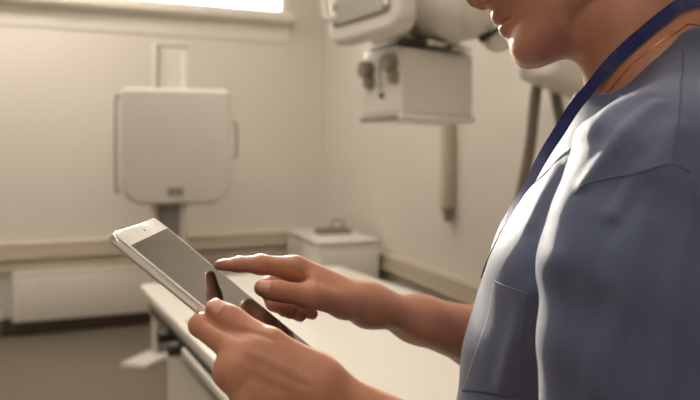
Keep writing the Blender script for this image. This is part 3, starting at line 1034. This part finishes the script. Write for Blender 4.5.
def cloth_mat(name, rgb, sheen=.35, scale=900):
    m = mat(name, rgb, .62, var=.06, scale=30)
    nt = m.node_tree; b = nt.nodes['Principled BSDF']; lk = nt.links.new
    b.inputs['Sheen Weight'].default_value = sheen; b.inputs['Sheen Roughness'].default_value = .35
    b.inputs['Specular IOR Level'].default_value = .45
    tc = nt.nodes.new('ShaderNodeTexCoord')
    w1 = nt.nodes.new('ShaderNodeTexWave'); w1.inputs['Scale'].default_value = scale; w1.bands_direction = 'DIAGONAL'
    w2 = nt.nodes.new('ShaderNodeTexNoise'); w2.inputs['Scale'].default_value = 34; w2.inputs['Detail'].default_value = 5
    lk(tc.outputs['Object'], w1.inputs['Vector']); lk(tc.outputs['Object'], w2.inputs['Vector'])
    ad = nt.nodes.new('ShaderNodeMath'); ad.operation = 'MULTIPLY_ADD'; ad.inputs[1].default_value = .10
    lk(w1.outputs['Fac'], ad.inputs[0]); lk(w2.outputs['Fac'], ad.inputs[2])
    bp = nt.nodes.new('ShaderNodeBump'); bp.inputs['Strength'].default_value = .25; bp.inputs['Distance'].default_value = .004
    lk(ad.outputs[0], bp.inputs['Height']); lk(bp.outputs[0], b.inputs['Normal'])
    return m
m_scrub = cloth_mat('scrub_cotton', (80, 91, 119))
m_seam = mat('scrub_seam', (72, 83, 110), .7, var=.05)
m_trouser = cloth_mat('trouser_cotton', (108, 122, 152))
m_shoe = mat('white_clog', (225, 224, 220), .4)
m_hair = mat('brown_hair', (70, 46, 30), .45, var=.3, scale=60, bump=.6, bscale=160)
m_gold = mat('fine_gold', (214, 150, 104), .22, 1, var=.03)

def ribbon_mat():
    m = mat('navy_ribbon', (24, 42, 106), .38, var=.05, scale=50)
    nt = m.node_tree; b = nt.nodes['Principled BSDF']; lk = nt.links.new
    b.inputs['Sheen Weight'].default_value = .1
    uv = nt.nodes.new('ShaderNodeUVMap')
    mp = nt.nodes.new('ShaderNodeMapping'); mp.inputs['Scale'].default_value = (1, 1, 1)
    lk(uv.outputs[0], mp.inputs[0])
    w = nt.nodes.new('ShaderNodeTexWave'); w.inputs['Scale'].default_value = 150; w.bands_direction = 'Y'
    lk(mp.outputs[0], w.inputs['Vector'])
    bp = nt.nodes.new('ShaderNodeBump'); bp.inputs['Strength'].default_value = .8; bp.inputs['Distance'].default_value = .001
    lk(w.outputs['Fac'], bp.inputs['Height']); lk(bp.outputs[0], b.inputs['Normal'])
    return m
m_ribbon = ribbon_mat()

# ================================================================== person
person = thing('person', 'person in blue-grey scrubs looking down, holding the tablet and pointing at it', 'person', (BO[0], BO[1], 0))
pinv = Matrix.Translation((-BO[0], -BO[1], 0))
def under_person(o):
    o.parent = person; o.data.transform(pinv); return o

CREASES[:] = [(np.array(smooth_path([hit(body_fn, x, y, .4) for x, y in q_], 6)), h, w) for q_, h, w in CREASE_SPEC]
V, Q = polygonize(body_fn, (-.17, .36, .80), (.60, .98, 1.72), .0021)
body = under_person(obj_np('body', V, Q, m_skin))
a, b, c = head_local(V)
fl = np.zeros(len(V))
lipm = np.exp(-((np.abs(b))/.020)**4)*np.exp(-((c+.0225)/.0085)**4)*(a > -.02)
fl = np.maximum(fl, .6*lipm)
for f in Lf+[L['th']]+[Rr[k] for k in ('th', 'ix', 'md', 'rg', 'lt')]:
    for jn, s, wgt in ((3, .012, .22), (1, .013, .10), (2, .010, .12)):
        fl = np.maximum(fl, wgt*np.exp(-((V-f[jn])**2).sum(1)/s**2))
at = body.data.attributes.new('flush', 'FLOAT', 'POINT'); at.data.foreach_set('value', fl.astype(np.float32))

# fingernails
def nail(tip, dip, up, ln, wd, r, name='fingernail'):
    ax = _v(tip)-_v(dip); ax /= np.linalg.norm(ax)
    up = _v(up); up = up-ax*(up@ax); up /= np.linalg.norm(up); sd = np.cross(ax, up)
    n, mth = 10, 10
    pts = []
    for i in range(n+1):
        s = i/n
        for j in range(mth+1):
            q = (j/mth-.5)*2
            edge = ln*(s-.55)
            # rounded free edge, rounded cuticle
            cur = -.16*ln*q*q if s > .5 else .20*ln*q*q
            a_ = edge+cur*(abs(s-.5)*2)
            ang = q*wd
            base = _v(tip)+ax*a_
            dr = up*math.cos(ang)+sd*math.sin(ang)
            pts.append((base, dr))
    B_ = np.array([x[0] for x in pts]); D_ = np.array([x[1] for x in pts])
    t = np.full(len(pts), r*1.8)
    for _ in range(14):
        t -= .8*full(body_fn(B_+D_*t[:, None]), len(pts))
    t = np.minimum(t, r*1.35)
    outv = B_+D_*(t+.0006)[:, None]; inn = B_+D_*(t-.0008)[:, None]
    N = n+1; M_ = mth+1
    vs = np.concatenate([outv, inn]); fs = []
    o = N*M_
    for i in range(n):
        for j in range(mth):
            k = i*M_+j
            fs.append((k, k+1, k+M_+1, k+M_)); fs.append((o+k, o+k+M_, o+k+M_+1, o+k+1))
    rim = [(i*M_) for i in range(N)]+[(n*M_+j) for j in range(1, M_)]+[(i*M_+mth) for i in range(n-1, -1, -1)]+[j for j in range(mth-1, 0, -1)]
    for k in range(len(rim)):
        a_, b_ = rim[k], rim[(k+1) % len(rim)]
        fs.append((a_, b_, o+b_, o+a_))
    ob = obj_np(name, vs, fs, m_nail)
    bm = BM(); bm.from_mesh(ob.data); bmesh.ops.recalc_face_normals(bm, faces=bm.faces[:]); bm.to_mesh(ob.data); bm.free()
    return under_person(ob)
nail(L['th'][3], L['th'][2], (-.15, -.62, .77), .0135, .85, .0078)
nail(Rr['th'][3], Rr['th'][2], (-.25, -.80, .50), .0135, .85, .0080)
nail(Rr['ix'][3], Rr['ix'][2], (-.15, -.10, 1), .0115, .85, .0056)
for k in ('md', 'rg', 'lt'):
    nail(Rr[k][3], Rr[k][2], (.2, -.15, -1), .0105, .8, .0070)
for f in Lf: nail(f[3], f[2], -EN, .0105, .8, .0068)

# hair: swept back to a bun, clear of the face and neck
def hair_fn(p):
    Ctx.c = None
    a, b, c = head_local(p)
    pl = np.stack([a, b, c], 1)
    d = ell(pl, (-.088, 0, .074), (.102, .081, .085))
    fa = .010-.35*np.maximum(c-.05, 0)*0
    cutp = (a*.80-c*.60)+.092               # plane from the forehead down behind the ears
    d = smax(d, cutp-.014, .012)
    d = smax(d, -(c-.030+(-.10-a)*.25), .01)
    d = smin(d, ell(pl, (-.180, 0, .130), (.042, .046, .040)), .02)
    d = d-.0012*np.sin(260*b+60*c)*np.cos(40*a)
    return d
V, Q = polygonize(hair_fn, HC-.22, HC+.26, .004)
under_person(obj_np('hair', V, Q, m_hair))
for s in (-1, 1):
    bm = BM()
    pts = [HO+HF*x+LF*(s*y)+HU*z for x, y, z in ((.006, .014, .060), (.006, .026, .0645), (.000, .038, .064), (-.012, .048, .058))]
    pts, _ = snap(body_fn, smooth_path(pts, 5))
    add_tube(bm, pts, lambda i: .0028-.00008*i, 8); under_person(obj('eyebrow', bm, m_hair))

# scrub top
def on_top(fn, pts): return np.array([hit(fn, x, y) for x, y in pts])
FOLDS[:] = [(np.array(smooth_path(on_top(top_base, q), 5)), h, w) for q, h, w in FOLD_SPEC]
V, Q = polygonize(top_fn, (.02, .34, .73), (.62, 1.0, 1.50), .0032)
scrub = under_person(obj_np('scrub_top', V, Q, m_scrub))
def seam(name, pts, r=.0009, par=None, fn=None, m=None):
    q, g = snap(fn or top_fn, smooth_path([_v(x) for x in pts], 8))
    bm = BM(); add_tube(bm, q, r, 8)
    return under_person(obj(name, bm, m or m_seam))
seam('shoulder_seam', on_top(top_fn, [(683, 52), (681, 80), (678, 115), (673, 158)]))
seam('armhole_seam', on_top(top_fn, [(690, 172), (672, 164), (640, 172), (610, 178), (588, 183), (574, 194)]))

# pocket on the chest
def patch(name, quad, fn, m, off=.0022, n=14):
    c = [hit(fn, *q) for q in quad]
    pts = []
    for i in range(n+1):
        for j in range(n+1):
            s, t = i/n, j/n
            pts.append((c[0]*(1-t)+c[1]*t)*(1-s)+(c[3]*(1-t)+c[2]*t)*s)
    p, g = snap(fn, np.array(pts), 10)
    o = p+g*off; N = n+1
    vs = np.concatenate([o, p-g*.001]); fs = []; K_ = N*N
    for i in range(n):
        for j in range(n):
            k = i*N+j; fs.append((k, k+1, k+N+1, k+N))
    rim = [j for j in range(N)]+[i*N+n for i in range(1, N)]+[n*N+j for j in range(n-1, -1, -1)]+[i*N for i in range(n-1, 0, -1)]
    for k in range(len(rim)):
        a_, b_ = rim[k], rim[(k+1) % len(rim)]; fs.append((a_, b_, K_+b_, K_+a_))
    ob = obj_np(name, vs, fs, m)
    bm = BM(); bm.from_mesh(ob.data); bmesh.ops.recalc_face_normals(bm, faces=bm.faces[:]); bm.to_mesh(ob.data); bm.free()
    return under_person(ob)
patch('chest_pocket', [(494, 281), (528, 295), (520, 396), (462, 391)], top_fn, m_scrub, .0005, 44)
seam('pocket_seam', on_top(top_fn, [(494, 281), (510, 288), (528, 295)]), .0010)

# trousers and shoes (below the frame)
def leg_pts(s): 
    h = BO+LF*s*.088+ZZ*.90-FH*.0
    return [h, BO+LF*s*.095+ZZ*.50+FH*.015, BO+LF*s*.10+ZZ*.06-FH*.015]
def trouser_fn(p):
    d = chain(p, leg_pts(1), [.090, .070, .062], .02)
    d2 = chain(p, leg_pts(-1), [.090, .070, .062], .02)
    d = smin(d, d2, .02)
    d = smin(d, ell(p, BO+ZZ*.92+FH*.015, (.105, .138, .12)), .03)
    d = np.maximum(full(d, len(p)), .045-p[:, 2])
    return d-.003*np.sin(30*p[:, 2]+14*p[:, 0])*np.sin(20*p[:, 1])
V, Q = polygonize(trouser_fn, (.10, .40, .03), (.62, .95, 1.06), .007)
under_person(obj_np('trousers', V, Q, m_trouser))
for s in (1, -1):
    c0 = BO+LF*s*.10
    def shoe_fn(p, c0=c0):
        d = cap(p, c0-FH*.06+ZZ*.04, c0+FH*.13+ZZ*.028, .040, .043)
        d = smin(d, cap(p, c0-FH*.03+ZZ*.05, c0+FH*.02+ZZ*.06, .042, .040), .03)
        return np.maximum(full(d, len(p)), .002-p[:, 2])
    V, Q = polygonize(shoe_fn, c0+_v((-.24, -.12, -.01)), c0+_v((.20, .14, .13)), .005)
    under_person(obj_np('shoe', V, Q, m_shoe))

# lanyard: flat woven ribbon round the neck, both strands running down the chest
def wear_fn(p): return smin(body_fn(p), top_fn(p), .006)
def ribbon(name, pts, wd, th, m, fn, off, turn=None):
    q = np.array(smooth_path([_v(x) for x in pts], 10))
    for _ in range(3):                                   # relax so it bridges hollows like a taut strap
        q[1:-1] = .5*q[1:-1]+.25*(q[:-2]+q[2:])
    s2, g = snap(fn, q, 8)
    dn = ((q-s2)*g).sum(1); q = np.where((dn < 0)[:, None], s2, q)
    for _ in range(4): g[1:-1] = .5*g[1:-1]+.25*(g[:-2]+g[2:])
    if turn is not None:                                 # the strap twists on edge where it hangs free
        for i in range(len(q)):
            nv, wgt = turn(q[i]); g[i] = g[i]*(1-wgt)+_v(nv)*wgt
        for _ in range(6): g[1:-1] = .5*g[1:-1]+.25*(g[:-2]+g[2:])
    g /= np.linalg.norm(g, axis=1)[:, None]
    t = np.gradient(q, axis=0); t /= np.linalg.norm(t, axis=1)[:, None]
    s = np.cross(t, g); s /= np.linalg.norm(s, axis=1)[:, None]
    q = q+g*off
    vs = []; ncr = 5
    for i in range(len(q)):
        for k in range(ncr): vs.append(q[i]+s[i]*wd*(k/(ncr-1)-.5)+g[i]*th*.5)
        for k in range(ncr): vs.append(q[i]+s[i]*wd*(.5-k/(ncr-1))-g[i]*th*.5)
    C_ = ncr*2; fs = []
    for i in range(len(q)-1):
        for k in range(C_):
            fs.append((i*C_+k, i*C_+(k+1) % C_, (i+1)*C_+(k+1) % C_, (i+1)*C_+k))
    fs.append(tuple(range(C_))[::-1]); fs.append(tuple((len(q)-1)*C_+k for k in range(C_)))
    me = bpy.data.meshes.new(name); me.from_pydata([tuple(v) for v in vs], [], fs); me.materials.append(m)
    ln = np.r_[0, np.cumsum(np.linalg.norm(np.diff(q, axis=0), axis=1))]
    uv = me.uv_layers.new(name='UVMap')
    for lp in me.loops:
        vi = lp.vertex_index; i = vi//C_; k = vi % C_
        uv.data[lp.index].uv = ((k if k < ncr else C_-1-k)/ncr*wd, ln[i])
    bm = BM(); bm.from_mesh(me); bmesh.ops.recalc_face_normals(bm, faces=bm.faces[:]); bm.to_mesh(me); bm.free()
    ob = bpy.data.objects.new(name, me); COL.objects.link(ob)
    return ob
def onskin(pts): return list(snap(wear_fn, np.array(pts), 10)[0])
near_side = [hit(wear_fn, *q) for q in ((682, 5), (662, 18), (643, 34), (625, 50), (606, 70))]
front = [P(x, y, d) for x, y, d in ((590, 90, .640), (575, 108, .645), (560, 132, .650), (545, 156, .655), (531, 184, .66), (517, 214, .665), (506, 238, .672), (499, 254, .682), (495, 266, .705))]
Lcen = NK0*.4+NK1*.6
nape = [Lcen-FH*.090+LF*.030+ZZ*.070, Lcen-FH*.098+ZZ*.074, Lcen-FH*.075-LF*.055+ZZ*.06]
far_side = [NK0*.4+NK1*.6-LF*.075+FH*.0, NK0*.8+NK1*.2-LF*.080+FH*.045, BO-LF*.07+FH*.13+ZZ*1.36, BO-LF*.05+FH*.16+ZZ*1.30, BO-LF*.015+FH*.19+ZZ*1.24]
nape = onskin(nape); far_side = onskin(far_side)
join = [BO+LF*.004+FH*.205+ZZ*1.19]
LAN = ribbon('lanyard', far_side[::-1]+nape[::-1]+near_side+front+[P(494, 280, .725)], .0135, .0012, m_ribbon, wear_fn, .0022, lambda q: ((-.62, -.78, .1), .8*min(1, max(0, (1.44-q[2])/.03))*(.25+.75*min(1, max(0, (q[2]-1.26)/.12)))*(q[1] < .70)))
under_person(LAN)
# necklace
nk_near = [hit(body_fn, *q) for q in ((632, 64), (645, 54), (660, 42), (678, 31), (699, 26))]
nk_ring = [NK0-FH*.075+ZZ*.045, NK0-FH*.055-LF*.055+ZZ*.04, NK0-LF*.072+ZZ*.02, NK0+FH*.05-LF*.05, NK0+FH*.078-ZZ*.012, NK0+FH*.07+LF*.035-ZZ*.005]
q, g = snap(body_fn, smooth_path(nk_near+nk_ring, 10), 8)
bm = BM(); add_tube(bm, q+g*.0004, .0008, 6, closed=True); under_person(obj('necklace', bm, m_gold))

# ================================================================== tablet
def glass_screen():
    m = mat('tablet_glass', (10, 10, 11), .05, var=.02)
    b = m.node_tree.nodes['Principled BSDF']; b.inputs['IOR'].default_value = 1.52
    b.inputs['Coat Weight'].default_value = .6; b.inputs['Coat Roughness'].default_value = .02
    return m
m_tabscreen = glass_screen()
m_tabwhite = mat('tablet_white_glass', (226, 224, 220), .10, var=.01, Coat_Weight=.6, Coat_Roughness=.03)
m_tabalu = mat('tablet_aluminium', (222, 220, 216), .34, .75, var=.02, scale=60)
tcn = TP(TWd/2, TLn/2, 0)
R3 = Matrix(((EX[0], -EY[0], EN[0]), (EX[1], -EY[1], EN[1]), (EX[2], -EY[2], EN[2])))
tab = bpy.data.objects.new('tablet', None); COL.objects.link(tab)
tab.matrix_world = Matrix.Translation(tcn) @ R3.to_4x4()
tag(tab, 'white tablet computer with an aluminium edge, held between the two hands', 'tablet')
bm = BM(); add_prism(bm, rrect(TWd, TLn, .0095, 8), -TH, -.0006, None, .0028, 5); obj('casing', bm, m_tabalu, tab)
bm = BM(); add_prism(bm, rrect(TWd-.0016, TLn-.0016, .0088, 8), -.0012, 0, None, .0004, 2); obj('front_glass', bm, m_tabwhite, tab)
sw, sh_ = .1590, .2025
bm = BM(); add_prism(bm, rrect(sw, sh_, .0006, 2), -.0004, .00008); obj('screen', bm, m_tabscreen, tab)
bm = BM(); add_lathe(bm, [(.0064, -.0002), (.0064, .0002), (.0054, .0003), (.0050, .0001)], (0, -TLn/2+.0107, 0)); obj('home_button', bm, m_tabalu, tab)
bm = BM(); add_cyl(bm, (0, TLn/2-.0105, -.0002), (0, TLn/2-.0105, .00025), .0016, .0016, 20); obj('camera_lens', bm, m_tabscreen, tab)
for y in (.075, .058):
    bm = BM(); add_box(bm, (TWd/2-.0002, y, -.0036), (.0012, .012, .0022), .0005); obj('volume_button', bm, m_tabalu, tab)
# ================================================================== lights, sky, camera
fill_light(-2.7, -0.95, 'added ceiling fill light in front of the high window, above the frame', FILL_WINDOW)
fill_light(-1.15, -1.7, 'added ceiling fill light near the corner by the right wall, above the frame', FILL_CORNER)
fill_light(-1.7, -4.0, 'added ceiling fill light over the x-ray table, above the frame', FILL_MID)
fill_light(-2.6, -6.6, 'added ceiling fill light behind the photographer', FILL_NEAR)
sun = bpy.data.lights.new('sun', 'SUN'); sun.energy = SUN; sun.angle = math.radians(.8); sun.color = (1, .90, .76)
so = bpy.data.objects.new('sun', sun); COL.objects.link(so)
sd = Vector(SUN_DIR).normalized()                # towards the sun
so.rotation_euler = sd.to_track_quat('Z', 'Y').to_euler(); so.location = (-1, 12, 6)
wd = bpy.data.worlds.new('sky'); SC.world = wd; wd.use_nodes = True
bg = wd.node_tree.nodes['Background']; bg.inputs[0].default_value = (1, .95, .86, 1); bg.inputs[1].default_value = SKY
# sky light entering through the window opening
pl = bpy.data.lights.new('window_daylight', 'AREA'); pl.shape = 'RECTANGLE'; pl.size = WX1-WX0; pl.size_y = WZ1-WZ0
pl.cycles.is_portal = True
po = bpy.data.objects.new('window_daylight', pl); COL.objects.link(po)
po.location = RL((WX0+WX1)/2, .15, (WZ0+WZ1)/2); po.rotation_euler = (math.radians(-90), 0, PHI)

cam = bpy.data.cameras.new('camera'); cam.sensor_width = 36; cam.lens = F/700*36; cam.shift_y = -(200-HORIZ)/700
cam.clip_start = .02
cam.dof.use_dof = True; cam.dof.focus_distance = .62; cam.dof.aperture_fstop = FSTOP
co_ = bpy.data.objects.new('camera', cam); COL.objects.link(co_)
co_.location = (0, 0, CAMZ); co_.rotation_euler = (PI/2, 0, 0)
SC.camera = co_
SC.view_settings.view_transform = 'Standard'; SC.view_settings.look = 'None'
SC.view_settings.gamma = 1; SC.view_settings.use_curve_mapping = False
SC.view_settings.exposure = EXPOSURE
SC.cycles.use_denoising = True
SC.cycles.sample_clamp_indirect = 6
SC.cycles.caustics_reflective = False; SC.cycles.caustics_refractive = False
bpy.context.view_layer.update()
# square the whole place (room, things, lights and camera alike) with the world axes
RS = Matrix.Rotation(-PHI, 4, 'Z')
for o in [o for o in SC.objects if o.parent is None]:
    o.matrix_world = RS @ o.matrix_world
bpy.context.view_layer.update()
